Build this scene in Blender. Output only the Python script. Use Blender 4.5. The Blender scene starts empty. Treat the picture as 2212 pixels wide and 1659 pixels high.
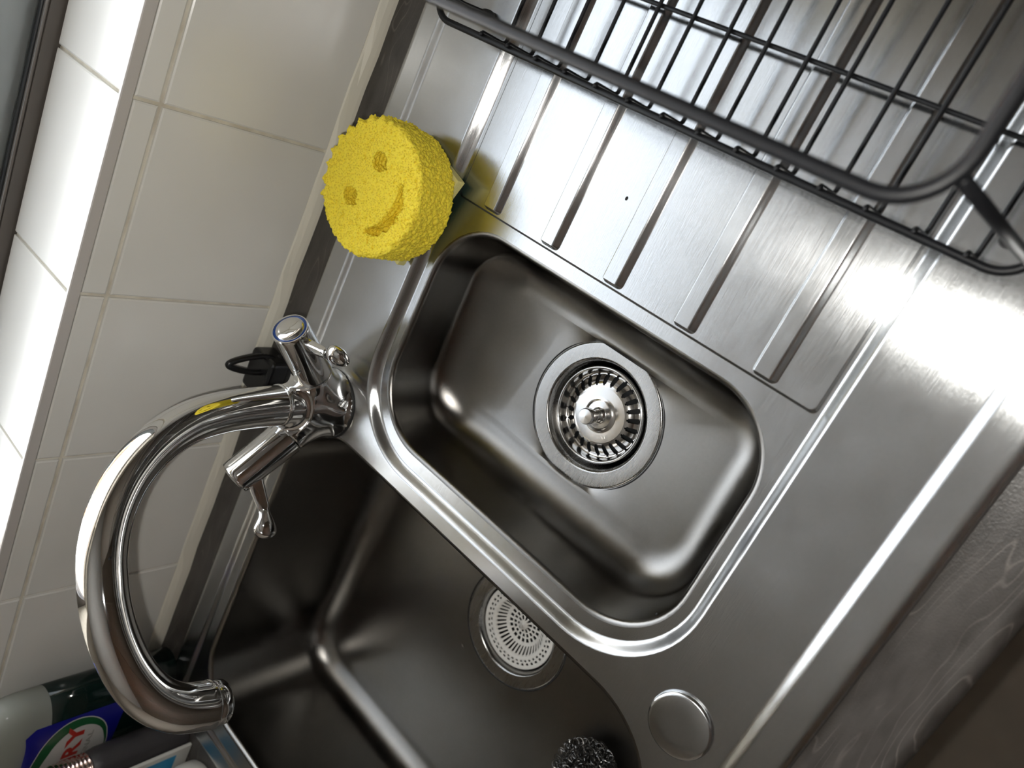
import bpy, bmesh, math, random
import numpy as np
from mathutils import Vector, Matrix
from mathutils.geometry import delaunay_2d_cdt

random.seed(7)
rng = np.random.default_rng(7)
S = bpy.context.scene
COL = S.collection
PI = math.pi
mm = 0.001

# ------------------------------------------------------------------ camera
cam_d = bpy.data.cameras.new('camera')
cam = bpy.data.objects.new('camera', cam_d)
COL.objects.link(cam)
F_PX = 1689.2
cam_d.sensor_fit = 'HORIZONTAL'
cam_d.sensor_width = 36.0
cam_d.lens = F_PX / 2212 * 36.0
cam_d.clip_start = 0.01
cam_d.dof.use_dof = True
cam_d.dof.focus_distance = 0.575
cam_d.dof.aperture_fstop = 7.0
cx = Vector((0.41697532, -0.69419364, -0.58670842))     # image right, in world axes
cy = Vector((-0.84952577, -0.52716842, 0.01998554))     # image down
cz = Vector((-0.32316799, 0.49009045, -0.80955161))     # view direction
M = Matrix(((cx.x, -cy.x, -cz.x), (cx.y, -cy.y, -cz.y), (cx.z, -cy.z, -cz.z))).to_4x4()
M.translation = Vector((0.0, -0.546, 0.46386))
cam.matrix_world = M
S.camera = cam

# ------------------------------------------------------------------ world, lights, exposure
w = bpy.data.worlds.new('sky')
S.world = w
w.use_nodes = True
bg = w.node_tree.nodes['Background']
# clear sky: white towards the horizon, bluer and dimmer overhead
_t = w.node_tree
_g = _t.nodes.new('ShaderNodeNewGeometry')
_s = _t.nodes.new('ShaderNodeSeparateXYZ')
_t.links.new(_g.outputs['Incoming'], _s.inputs[0])
_m = _t.nodes.new('ShaderNodeMath'); _m.operation = 'ABSOLUTE'
_t.links.new(_s.outputs[2], _m.inputs[0])
_r = _t.nodes.new('ShaderNodeValToRGB')
_r.color_ramp.elements[0].position = 0.0
_r.color_ramp.elements[0].color = (2.2, 2.14, 2.06, 1)
_r.color_ramp.elements[1].position = 1.0
_r.color_ramp.elements[1].color = (0.12, 0.14, 0.165, 1)
_e = _r.color_ramp.elements.new(0.5); _e.color = (0.56, 0.59, 0.62, 1)
_t.links.new(_m.outputs[0], _r.inputs[0])
_t.links.new(_r.outputs[0], bg.inputs[0])
bg.inputs[1].default_value = 8.0

def add_light(name, kind, loc, energy, color=(1, 1, 1), **kw):
    l = bpy.data.lights.new(name, kind)
    l.energy = energy
    l.color = color
    for k, v in kw.items():
        setattr(l, k, v)
    o = bpy.data.objects.new(name, l)
    COL.objects.link(o)
    o.location = loc
    return o

# small white torch lamp of the phone that took the picture
add_light('phone_torch', 'POINT', (-0.026, -0.532, 0.470), 5.6, (1.0, 0.97, 0.91), shadow_soft_size=0.004)
# low warm sun, only reaches the houses outside
sun = add_light('sun', 'SUN', (0, -2, 6), 13.0, (1.0, 0.83, 0.62), angle=0.01)
sun.rotation_euler = (math.radians(52), 0, math.radians(18))
# sky portal in the window opening
po = add_light('window_portal', 'AREA', (-0.20, 0.16, 0.7235), 1.0)
po.data.shape = 'RECTANGLE'
po.data.size = 1.03
po.data.size_y = 1.07
po.rotation_euler = (math.radians(-90), 0, 0)
po.data.cycles.is_portal = True

S.view_settings.view_transform = 'Standard'
S.view_settings.look = 'None'
S.view_settings.gamma = 1.0
S.view_settings.use_curve_mapping = False
S.view_settings.exposure = 0.0
S.cycles.max_bounces = 10
S.cycles.diffuse_bounces = 4
S.cycles.glossy_bounces = 6

# ------------------------------------------------------------------ helpers
def mat(name, color, rough=0.5, metal=0.0, **kw):
    m = bpy.data.materials.new(name)
    m.use_nodes = True
    p = m.node_tree.nodes['Principled BSDF']
    p.inputs['Base Color'].default_value = (*color, 1)
    p.inputs['Roughness'].default_value = rough
    p.inputs['Metallic'].default_value = metal
    for k, v in kw.items():
        p.inputs[k].default_value = v
    return m

class NT:
    """small node helper"""
    def __init__(self, m):
        self.t = m.node_tree
        self.p = self.t.nodes['Principled BSDF']
    def n(self, kind, **kw):
        x = self.t.nodes.new(kind)
        for k, v in kw.items():
            if hasattr(x, k):
                setattr(x, k, v)
            else:
                x.inputs[k].default_value = v
        return x
    def l(self, a, b):
        self.t.links.new(a, b)
    def coord(self, scale=(1, 1, 1), rot=(0, 0, 0)):
        g = self.n('ShaderNodeNewGeometry')
        mp = self.n('ShaderNodeMapping')
        mp.inputs['Scale'].default_value = scale
        mp.inputs['Rotation'].default_value = rot
        self.l(g.outputs['Position'], mp.inputs['Vector'])
        return mp.outputs[0]
    def noise(self, vec, scale, detail=3.0, rough=0.5):
        x = self.n('ShaderNodeTexNoise')
        x.inputs['Scale'].default_value = scale
        x.inputs['Detail'].default_value = detail
        x.inputs['Roughness'].default_value = rough
        self.l(vec, x.inputs['Vector'])
        return x.outputs['Fac']
    def ramp(self, fac, stops):
        r = self.n('ShaderNodeValToRGB')
        e = r.color_ramp.elements
        while len(e) < len(stops):
            e.new(0.5)
        for i, (p, c) in enumerate(stops):
            e[i].position = p
            e[i].color = (*c, 1) if len(c) == 3 else c
        self.l(fac, r.inputs[0])
        return r.outputs[0]
    def rng(self, fac, a, b, c, d):
        r = self.n('ShaderNodeMapRange')
        r.inputs[1].default_value = a
        r.inputs[2].default_value = b
        r.inputs[3].default_value = c
        r.inputs[4].default_value = d
        self.l(fac, r.inputs[0])
        return r.outputs[0]
    def math(self, op, a, b=None):
        x = self.n('ShaderNodeMath', operation=op)
        for i, v in enumerate((a, b)):
            if v is None:
                continue
            if isinstance(v, (int, float)):
                x.inputs[i].default_value = v
            else:
                self.l(v, x.inputs[i])
        return x.outputs[0]
    def bump(self, h, strength, dist):
        b = self.n('ShaderNodeBump')
        b.inputs['Strength'].default_value = strength
        b.inputs['Distance'].default_value = dist
        self.l(h, b.inputs['Height'])
        self.l(b.outputs[0], self.p.inputs['Normal'])

def link(name, me, material=None, parent=None, smooth=False):
    o = bpy.data.objects.new(name, me)
    COL.objects.link(o)
    if material is not None and not me.materials:
        me.materials.append(material)
    if smooth:
        me.polygons.foreach_set('use_smooth', [True] * len(me.polygons))
    if parent is not None:
        o.parent = parent
    return o

def mesh(name, verts, faces):
    me = bpy.data.meshes.new(name)
    me.from_pydata([tuple(v) for v in verts], [], [tuple(f) for f in faces])
    me.update()
    return me

def tag(o, label=None, cat=None, group=None, kind=None):
    if label: o['label'] = label
    if cat: o['category'] = cat
    if group: o['group'] = group
    if kind: o['kind'] = kind
    return o

def empty(name, loc, label, cat, group=None):
    o = bpy.data.objects.new(name, None)
    COL.objects.link(o)
    o.location = loc
    o.empty_display_size = 0.02
    return tag(o, label, cat, group)

def child(o, parent):
    """parent without moving: parents are unrotated empties or untransformed meshes"""
    o.parent = parent
    o.matrix_parent_inverse = parent.matrix_basis.inverted()
    return o

def box_me(name, x0, x1, y0, y1, z0, z1, bev=0.0, seg=2):
    bm = bmesh.new()
    bmesh.ops.create_cube(bm, size=1.0)
    for v in bm.verts:
        v.co = Vector(((x0 + x1) / 2 + v.co.x * (x1 - x0), (y0 + y1) / 2 + v.co.y * (y1 - y0), (z0 + z1) / 2 + v.co.z * (z1 - z0)))
    if bev > 0:
        bmesh.ops.bevel(bm, geom=bm.edges[:], offset=bev, segments=seg, profile=0.5, affect='EDGES')
    me = bpy.data.meshes.new(name)
    bm.to_mesh(me)
    bm.free()
    return me

def box(name, x0, x1, y0, y1, z0, z1, material, parent=None, bev=0.0, seg=2):
    o = link(name, box_me(name, x0, x1, y0, y1, z0, z1, bev, seg), material)
    if parent is not None:
        child(o, parent)
    return o

def frames(pts):
    """parallel transport frames of a polyline"""
    P = [Vector(p) for p in pts]
    n = len(P)
    T = []
    for i in range(n):
        a = P[max(i - 1, 0)]
        b = P[min(i + 1, n - 1)]
        T.append((b - a).normalized())
    u = T[0].orthogonal().normalized()
    out = []
    for i in range(n):
        u = (u - T[i] * u.dot(T[i])).normalized()
        v = T[i].cross(u)
        out.append((P[i], T[i], u, v))
    return out

def tube_data(pts, rad, seg=10, closed=False, caps=True, rv=None, u0=None):
    """swept tube; rad is a number or list; rv an optional second radius (oval)"""
    n = len(pts)
    if not hasattr(rad, '__len__'): rad = [rad] * n
    if rv is None: rv = rad
    if not hasattr(rv, '__len__'): rv = [rv] * n
    if closed:
        P = [Vector(p) for p in pts]
        fr = []
        up = Vector((0, 0, 1))
        for i in range(n):
            t = (P[(i + 1) % n] - P[i - 1]).normalized()
            u = up - t * up.dot(t)
            u.normalize()
            fr.append((P[i], t, u, t.cross(u)))
    else:
        fr = frames(pts)
        if u0 is not None:
            u = Vector(u0)
            fr2 = []
            for p, t, _, _ in fr:
                u = (u - t * u.dot(t)).normalized()
                fr2.append((p, t, u, t.cross(u)))
            fr = fr2
    V, Fc = [], []
    for i, (p, t, u, v) in enumerate(fr):
        for k in range(seg):
            a = 2 * PI * k / seg
            V.append(p + u * (math.cos(a) * rad[i]) + v * (math.sin(a) * rv[i]))
    m = n if closed else n - 1
    for i in range(m):
        j = (i + 1) % n
        for k in range(seg):
            k2 = (k + 1) % seg
            Fc.append((i * seg + k, i * seg + k2, j * seg + k2, j * seg + k))
    if not closed and caps:
        Fc.append(tuple(range(seg - 1, -1, -1)))
        Fc.append(tuple((n - 1) * seg + k for k in range(seg)))
    return V, Fc

def tube(name, pts, rad, material, parent=None, seg=10, closed=False, rv=None, u0=None):
    V, Fc = tube_data(pts, rad, seg, closed, True, rv, u0)
    o = link(name, mesh(name, V, Fc), material, None, True)
    if parent is not None:
        child(o, parent)
    return o

def lathe_data(prof, seg=48, origin=(0, 0, 0), axis=(0, 0, 1), skip=None, cap0=False, cap1=False, sx=1.0, sy=1.0):
    """prof: list of (r, h); skip(i, k) drops a quad"""
    ax = Vector(axis).normalized()
    if abs(ax.z) > 0.999:
        u = Vector((1, 0, 0))
    else:
        u = Vector((0, 0, 1)).cross(ax).normalized()
    v = ax.cross(u)
    O = Vector(origin)
    V, Fc = [], []
    for r, h in prof:
        for k in range(seg):
            a = 2 * PI * k / seg
            V.append(O + ax * h + u * (r * sx * math.cos(a)) + v * (r * sy * math.sin(a)))
    for i in range(len(prof) - 1):
        for k in range(seg):
            if skip and skip(i, k):
                continue
            k2 = (k + 1) % seg
            Fc.append((i * seg + k, i * seg + k2, (i + 1) * seg + k2, (i + 1) * seg + k))
    if cap0: Fc.append(tuple(range(seg - 1, -1, -1)))
    if cap1: Fc.append(tuple((len(prof) - 1) * seg + k for k in range(seg)))
    return V, Fc

def lathe(name, prof, material, parent=None, smooth=True, **kw):
    V, Fc = lathe_data(prof, **kw)
    o = link(name, mesh(name, V, Fc), material, None, smooth)
    if parent is not None:
        child(o, parent)
    return o

def auto_smooth(o, ang=35):
    """sharp edges above an angle, smooth elsewhere"""
    me = o.data
    bm = bmesh.new()
    bm.from_mesh(me)
    for e in bm.edges:
        e.smooth = not (len(e.link_faces) == 2 and e.calc_face_angle(0) > math.radians(ang))
    for f_ in bm.faces:
        f_.smooth = True
    bm.to_mesh(me)
    bm.free()
    return o

def surface_nets(f, lo, hi, h):
    """numpy surface nets of f(X,Y,Z)<0; returns verts, quads"""
    lo = np.array(lo, float); hi = np.array(hi, float)
    n = np.ceil((hi - lo) / h).astype(int) + 1
    ax = [lo[i] + h * np.arange(n[i]) for i in range(3)]
    X, Y, Z = np.meshgrid(*ax, indexing='ij')
    Fv = f(X, Y, Z)
    ins = Fv < 0
    cn = n - 1
    acc = np.zeros((*cn, 3)); cnt = np.zeros(tuple(cn))
    def sl(o, d):
        return slice(o, o + d)
    for a in range(3):
        b, c = (a + 1) % 3, (a + 2) % 3
        for ob in (0, 1):
            for oc in (0, 1):
                i0 = [None] * 3; i1 = [None] * 3
                i0[a] = sl(0, cn[a]); i1[a] = sl(1, cn[a])
                i0[b] = i1[b] = sl(ob, cn[b]); i0[c] = i1[c] = sl(oc, cn[c])
                i0 = tuple(i0); i1 = tuple(i1)
                cr = ins[i0] != ins[i1]
                f0 = Fv[i0]; f1 = Fv[i1]
                den = np.where(cr, f0 - f1, 1.0)
                t = np.where(cr, f0 / den, 0)
                off = np.zeros((*cn, 3))
                off[..., a] = t; off[..., b] = ob; off[..., c] = oc
                acc += off * cr[..., None]
                cnt += cr
    act = cnt > 0
    idx = -np.ones(tuple(cn), int)
    idx[act] = np.arange(act.sum())
    base = np.stack(np.nonzero(act), 1)
    V = lo + h * (base + acc[act] / cnt[act][:, None])
    Q = []
    for a in range(3):
        b, c = (a + 1) % 3, (a + 2) % 3
        i0 = [None] * 3; i1 = [None] * 3
        i0[a] = sl(0, cn[a]); i1[a] = sl(1, cn[a])
        i0[b] = i1[b] = sl(1, cn[b] - 1); i0[c] = i1[c] = sl(1, cn[c] - 1)
        s0 = ins[tuple(i0)]; s1 = ins[tuple(i1)]
        cr = np.stack(np.nonzero(s0 != s1), 1)
        if len(cr) == 0: continue
        s = s0[tuple(cr.T)]
        cr[:, b] += 1; cr[:, c] += 1
        def g(db, dc):
            q = cr.copy(); q[:, b] -= db; q[:, c] -= dc
            return idx[tuple(q.T)]
        q = np.stack([g(1, 1), g(0, 1), g(0, 0), g(1, 0)], 1)
        q[~s] = q[~s][:, ::-1]
        Q.append(q)
    return V, np.concatenate(Q)

def np_mesh(name, V, Q):
    me = bpy.data.meshes.new(name)
    me.from_pydata(V.tolist(), [], Q.tolist())
    me.update()
    return me

def fast_noise(shape_pts, cell, seed):
    """value noise on points (N,3), lattice spacing cell, range -1..1"""
    p = shape_pts / cell
    i = np.floor(p).astype(np.int64)
    fr = p - i
    fr = fr * fr * (3 - 2 * fr)
    def hsh(a, b, c):
        hv = (a * 374761393 + b * 668265263 + c * 2147483647 + seed * 1274126177) & 0x7fffffff
        hv = ((hv ^ (hv >> 13)) * 1274126177) & 0x7fffffff
        return (hv ^ (hv >> 16)) % 65536 / 32767.5 - 1
    r = 0
    for a in (0, 1):
        for b in (0, 1):
            for c in (0, 1):
                wgt = (fr[..., 0] if a else 1 - fr[..., 0]) * (fr[..., 1] if b else 1 - fr[..., 1]) * (fr[..., 2] if c else 1 - fr[..., 2])
                r = r + wgt * hsh(i[..., 0] + a, i[..., 1] + b, i[..., 2] + c)
    return r

def rrect(x0, x1, y0, y1, r, nc=14, ns=(10, 10)):
    """rounded rectangle, ccw, r number or 4 radii (x1y1, x0y1, x0y0, x1y0); returns points and outward normals"""
    if not hasattr(r, '__len__'): r = (r,) * 4
    cs = [(x1, y1, 0, -1, -1), (x0, y1, 90, 1, -1), (x0, y0, 180, 1, 1), (x1, y0, 270, -1, 1)]
    P, N = [], []
    for q in range(4):
        x, y, a0, sx, sy = cs[q]
        c = (x + sx * r[q], y + sy * r[q])
        for i in range(nc + 1):
            a = math.radians(a0 + 90 * i / nc)
            P.append((c[0] + r[q] * math.cos(a), c[1] + r[q] * math.sin(a)))
            N.append((math.cos(a), math.sin(a)))
        # straight run to next corner
        x2, y2, b0, tx, ty = cs[(q + 1) % 4]
        c2 = (x2 + tx * r[(q + 1) % 4], y2 + ty * r[(q + 1) % 4])
        a = math.radians(a0 + 90)
        s = P[-1]
        e = (c2[0] + r[(q + 1) % 4] * math.cos(a), c2[1] + r[(q + 1) % 4] * math.sin(a))
        k = ns[q % 2]
        for i in range(1, k):
            P.append((s[0] + (e[0] - s[0]) * i / k, s[1] + (e[1] - s[1]) * i / k))
            N.append((math.cos(a), math.sin(a)))
    return P, N

# ------------------------------------------------------------------ materials
def steel_mat(name, base=(0.62, 0.625, 0.625), rough=0.215, aniso=0.52, scratch=1.0, tangent=(1, 0, 0), dist='BECKMANN'):
    """worn brushed steel: anisotropic Beckmann gloss, scratches across the tangent"""
    m = mat(name, base, rough, 1.0)
    n = NT(m)
    g = n.n('ShaderNodeBsdfAnisotropic', distribution=dist)
    g.inputs['Anisotropy'].default_value = aniso
    tv = n.n('ShaderNodeCombineXYZ')
    for i in range(3): tv.inputs[i].default_value = tangent[i]
    n.l(tv.outputs[0], g.inputs['Tangent'])
    s1 = n.noise(n.coord((50, 2200, 2200), (0, 0, 0.10)), 1.0, 2.0)
    s2 = n.noise(n.coord((90, 3600, 3600), (0, 0, -0.16)), 1.0, 2.0)
    blot = n.noise(n.coord(), 30.0, 4.0, 0.6)
    fine = n.noise(n.coord(), 420.0, 3.0, 0.6)
    r = n.math('ADD', n.rng(blot, 0.3, 0.7, rough - 0.015, rough + 0.02), n.rng(s1, 0.3, 0.7, -0.02, 0.02))
    n.l(r, g.inputs['Roughness'])
    col = n.ramp(n.math('ADD', n.math('MULTIPLY', blot, 0.6), n.math('MULTIPLY', fine, 0.4)),
                 [(0.3, tuple(c * 0.94 for c in base)), (0.7, tuple(min(c * 1.04, 1) for c in base))])
    n.l(col, g.inputs['Color'])
    b = n.n('ShaderNodeBump')
    b.inputs['Strength'].default_value = 0.03 * scratch
    b.inputs['Distance'].default_value = 0.0005
    n.l(n.math('ADD', n.math('ADD', s1, s2), n.math('MULTIPLY', fine, 0.4)), b.inputs['Height'])
    n.l(b.outputs[0], g.inputs['Normal'])
    out = [x for x in n.t.nodes if x.type == 'OUTPUT_MATERIAL'][0]
    n.l(g.outputs[0], out.inputs['Surface'])
    n.t.nodes.remove(n.p)
    return m

M_STEEL = steel_mat('brushed_steel', (0.56, 0.572, 0.58), 0.185, 0.58, 2.2, dist='GGX')
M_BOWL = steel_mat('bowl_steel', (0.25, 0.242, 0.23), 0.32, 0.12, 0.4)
M_FLANGE = steel_mat('flange_steel', (0.36, 0.355, 0.345), 0.28, 0.0, 0.4)
M_CHROME = mat('chrome', (0.86, 0.87, 0.88), 0.035, 1.0)
M_POLISHED = mat('polished_steel', (0.55, 0.54, 0.525), 0.16, 1.0)
M_BLUE = mat('blue_ring', (0.01, 0.05, 0.22), 0.25)
M_RED = mat('red_ring', (0.35, 0.02, 0.02), 0.25)
M_BLACKWIRE = mat('black_coated_wire', (0.008, 0.0085, 0.010), 0.42, 0.0, **{'Specular IOR Level': 0.28})
M_BLACKPL = mat('black_plastic', (0.006, 0.006, 0.007), 0.32)
M_RUBBER = mat('black_rubber', (0.012, 0.012, 0.012), 0.6)
M_SEAL = mat('silicone', (0.78, 0.75, 0.65), 0.45)
M_GREYSEAL = mat('dark_gasket', (0.02, 0.022, 0.024), 0.5)

def tile_mat():
    m = mat('glazed_tile', (0.78, 0.77, 0.73), 0.24)
    n = NT(m)
    a = n.noise(n.coord(), 9.0, 2.0)
    n.l(n.ramp(a, [(0.3, (0.76, 0.75, 0.705)), (0.7, (0.82, 0.81, 0.77))]), n.p.inputs['Base Color'])
    n.bump(n.noise(n.coord(), 28.0, 1.0), 0.10, 0.002)
    return m
M_TILE = tile_mat()
def grout_mat():
    m = mat('grout', (0.55, 0.51, 0.42), 0.8)
    n = NT(m)
    n.l(n.ramp(n.noise(n.coord(), 60.0, 4.0), [(0.3, (0.56, 0.51, 0.42)), (0.6, (0.72, 0.68, 0.58))]), n.p.inputs['Base Color'])
    return m
M_GROUT = grout_mat()

def laminate_mat():
    m = mat('laminate', (0.05, 0.043, 0.038), 0.32)
    n = NT(m)
    v = n.coord((5.0, 22.0, 22.0))
    a = n.noise(v, 1.1, 2.5, 0.5)
    band = n.math('FRACT', n.math('MULTIPLY', a, 16.0))
    line = n.math('ABSOLUTE', n.math('SUBTRACT', band, 0.5))
    mask = n.rng(line, 0.0, 0.07, 1.0, 0.0)
    gap = n.rng(n.noise(n.coord((8, 20, 20)), 2.0, 2.0), 0.42, 0.6, 0.0, 0.75)
    k = n.math('MULTIPLY', mask, gap)
    mix = n.n('ShaderNodeMix', data_type='RGBA')
    base = n.ramp(n.noise(n.coord((1, 3, 3)), 30.0, 4.0), [(0.3, (0.046, 0.041, 0.037)), (0.7, (0.082, 0.074, 0.068))])
    n.l(k, mix.inputs[0])
    n.l(base, mix.inputs[6])
    mix.inputs[7].default_value = (0.17, 0.15, 0.135, 1)
    n.l(mix.outputs[2], n.p.inputs['Base Color'])
    n.bump(n.noise(n.coord(), 900.0, 2.0), 0.25, 0.0006)
    return m
M_LAM = laminate_mat()
M_PAINT = mat('wall_paint', (0.45, 0.40, 0.34), 0.8)
M_CEIL = mat('ceiling_paint', (0.82, 0.82, 0.81), 0.85)
def wood_mat(name, c0, c1):
    m = mat(name, c0, 0.5)
    n = NT(m)
    n.l(n.ramp(n.noise(n.coord((3, 3, 40)), 2.0, 4.0), [(0.3, c0), (0.7, c1)]), n.p.inputs['Base Color'])
    return m
M_WOOD = wood_mat('cabinet_wood', (0.022, 0.014, 0.010), (0.045, 0.030, 0.022))
M_OAK = wood_mat('oak_cabinet_wood', (0.055, 0.042, 0.030), (0.095, 0.072, 0.052))
M_FLOOR = wood_mat('floor_boards', (0.26, 0.22, 0.18), (0.36, 0.31, 0.25))
M_FRAME = mat('window_frame_brown', (0.10, 0.088, 0.078), 0.2)
M_PVC = mat('pale_sash', (0.62, 0.68, 0.70), 0.3)
M_GLASS = mat('window_glass', (1, 1, 1), 0.0, 0.0, **{'Transmission Weight': 1.0, 'IOR': 1.05})
M_STONE = mat('pale_stone', (0.55, 0.57, 0.58), 0.7)

# ------------------------------------------------------------------ the setting
# wall behind the sink: grout plane 3 mm behind the tile faces
WX0, WX1 = -1.60, 1.90        # room extent
OX0, OX1 = -0.72, 0.32        # window opening
SILL, HEAD = 0.187, 1.26
ZF, ZC, YR = -0.90, 1.62, -2.20

def struct(name, me, material):
    return tag(link(name, me, material), kind='structure')

def boxes_me(name, lst):
    V, Fc = [], []
    for x0, x1, y0, y1, z0, z1 in lst:
        b = len(V)
        V += [(x0, y0, z0), (x1, y0, z0), (x1, y1, z0), (x0, y1, z0), (x0, y0, z1), (x1, y0, z1), (x1, y1, z1), (x0, y1, z1)]
        Fc += [tuple(b + i for i in q) for q in ((0, 3, 2, 1), (4, 5, 6, 7), (0, 1, 5, 4), (1, 2, 6, 5), (2, 3, 7, 6), (3, 0, 4, 7))]
    return mesh(name, V, Fc)

T = 0.003
wall_back = struct('wall_back', boxes_me('wall_back', [
    (WX0, WX1, T, 0.26, ZF, SILL - T), (WX0, OX0, T, 0.26, SILL - T, ZC),
    (OX1, WX1, T, 0.26, SILL - T, ZC), (OX0, OX1, T, 0.26, HEAD, ZC)]), M_GROUT)
struct('wall_left', box_me('wall_left', WX0 - 0.1, WX0, YR, 0.26, ZF, ZC), M_PAINT)
struct('wall_right', box_me('wall_right', WX1, WX1 + 0.1, YR, 0.26, ZF, ZC), M_PAINT)
struct('wall_front', box_me('wall_front', WX0 - 0.1, WX1 + 0.1, YR - 0.1, YR, ZF, ZC), M_PAINT)
struct('ceiling', box_me('ceiling', WX0 - 0.1, WX1 + 0.1, YR - 0.1, 0.26, ZC, ZC + 0.1), M_CEIL)
struct('floor', box_me('floor', WX0 - 0.1, WX1 + 0.1, YR - 0.1, 0.26, ZF - 0.1, ZF), M_FLOOR)

def tile_mesh(name, wd, ht, th=T, ch=0.0012):
    """tile in local XZ, face towards -Y at y=0, back at y=th, chamfered edge"""
    a, b = wd / 2, ht / 2
    V = []
    for s, y in ((0, th), (0, ch * 0.6), (ch, 0.0)):
        V += [(-a + s, y, -b + s), (a - s, y, -b + s), (a - s, y, b - s), (-a + s, y, b - s)]
    Fc = [(8, 9, 10, 11)]
    for r in (0, 4):
        for k in range(4):
            k2 = (k + 1) % 4
            Fc.append((r + k, r + k2, r + 4 + k2, r + 4 + k))
    return mesh(name, V, Fc)

JOINTS = [-0.1145 + 0.1523 * k for k in range(-8, 8)]
me_full = tile_mesh('tile_full', 0.1495, 0.1475)
me_cut = tile_mesh('tile_cut', 0.1495, 0.0178)
me_sill = tile_mesh('tile_sill', 0.1495, 0.103)
for i in range(len(JOINTS) - 1):
    xc = (JOINTS[i] + JOINTS[i + 1]) / 2
    o = child(link('tile', me_full, M_TILE), wall_back); o.location = (xc, 0, 0.0825)
    o = child(link('tile', me_cut, M_TILE), wall_back); o.location = (xc, 0, 0.1687)
    if OX0 < xc < OX1:
        o = child(link('tile', me_sill, M_TILE), wall_back)
        o.location = (xc, 0.0535, SILL); o.rotation_euler = (math.radians(-90), 0, 0)

M_TRIM = mat('tile_trim', (0.56, 0.53, 0.50), 0.3)
tr = struct('trim_1', box_me('trim_1', WX0, WX1, -0.0008, T, 0.1787, SILL + 0.0006, 0.0007, 1), M_TRIM)
# silicone bead between tiles and worktop
V, Fc = [], []
prof = [(T, -0.004), (-0.0050, -0.004), (-0.0046, -0.0005), (-0.0034, 0.004), (-0.0012, 0.0085), (0.0, 0.0095), (T, 0.0095)]
nx = 120
for i in range(nx + 1):
    x = WX0 + (WX1 - WX0) * i / nx
    j = 0.0006 * math.sin(i * 2.3) + 0.0005 * math.sin(i * 5.1 + 1)
    for q, (y, z) in enumerate(prof):
        V.append((x, y + (j if 1 <= q <= 3 else 0), z + (j * 0.8 if q >= 4 else 0)))
for i in range(nx):
    for q in range(len(prof) - 1):
        b = i * len(prof) + q
        Fc.append((b, b + 1, b + len(prof) + 1, b + len(prof)))
struct('trim_2', mesh('trim_2', V, Fc), M_SEAL)

# window: frame rails, gasket, glass, exterior sill
win = struct('window_1', boxes_me('window_1', [
    (OX0, OX1, 0.107, 0.150, SILL - T, SILL + 0.0095), (OX0, OX0 + 0.05, 0.107, 0.150, SILL + 0.0095, HEAD),
    (OX1 - 0.05, OX1, 0.107, 0.150, SILL + 0.0095, HEAD), (OX0 + 0.05, OX1 - 0.05, 0.107, 0.150, HEAD - 0.05, HEAD)]), M_FRAME)
child(link('gasket', box_me('gasket', OX0 + 0.05, OX1 - 0.05, 0.1125, 0.118, SILL + 0.0095, SILL + 0.0135, 0.001, 2), M_GREYSEAL), win)
child(link('bead', box_me('bead', OX0 + 0.05, OX1 - 0.05, 0.1085, 0.1125, SILL + 0.0095, SILL + 0.012, 0.001, 2), mat('bead_brown', (0.16, 0.145, 0.13), 0.25)), win)
for nm, a, b in (('pane', OX0 + 0.05, OX1 - 0.05),):
    child(link(nm, box_me(nm, a, b, 0.1195, 0.1235, SILL + 0.0095, HEAD - 0.05), M_GLASS), win)
    child(link('sash_rail', box_me('sash_rail', a, b, 0.1245, 0.148, SILL + 0.0095, SILL + 0.042, 0.002, 2), M_PVC), win)

# outside: ground and a sunlit brick house, seen only as reflections in the chrome
struct('ground_outside', box_me('ground_outside', -12, 12, 0.4, 14, -1.2, -1.1), mat('outside_ground', (0.46, 0.46, 0.45), 0.9))
def brick_mat():
    m = mat('orange_brick', (0.55, 0.22, 0.09), 0.85)
    n = NT(m)
    n.l(n.ramp(n.noise(n.coord(), 9.0, 3.0), [(0.3, (0.48, 0.18, 0.07)), (0.7, (0.66, 0.30, 0.14))]), n.p.inputs['Base Color'])
    return m
hs = empty('brick_house', (-1.0, 7.0, -1.1), 'orange brick house across the yard outside the window', 'house')
hb = box('house_wall', -4.2, 2.4, 6.5, 9.5, -1.1, 1.9, brick_mat(), hs)
V = [(-4.4, 6.3, 1.9), (2.6, 6.3, 1.9), (2.6, 9.7, 1.9), (-4.4, 9.7, 1.9), (-4.4, 8.0, 3.0), (2.6, 8.0, 3.0)]
child(link('roof', mesh('roof', V, [(0, 1, 5, 4), (2, 3, 4, 5), (0, 4, 3), (1, 2, 5), (0, 3, 2, 1)]), mat('roof_slate', (0.08, 0.075, 0.075), 0.8)), hs)
for x in (-3.2, -1.2, 0.9):
    f_ = box('house_window', x - 0.5, x + 0.5, 6.46, 6.5, 0.2, 1.4, M_PVC, hs)
    child(link('house_pane', box_me('house_pane', x - 0.43, x + 0.43, 6.45, 6.46, 0.27, 1.33), mat('dark_pane', (0.03, 0.04, 0.05), 0.1)), f_)

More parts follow.
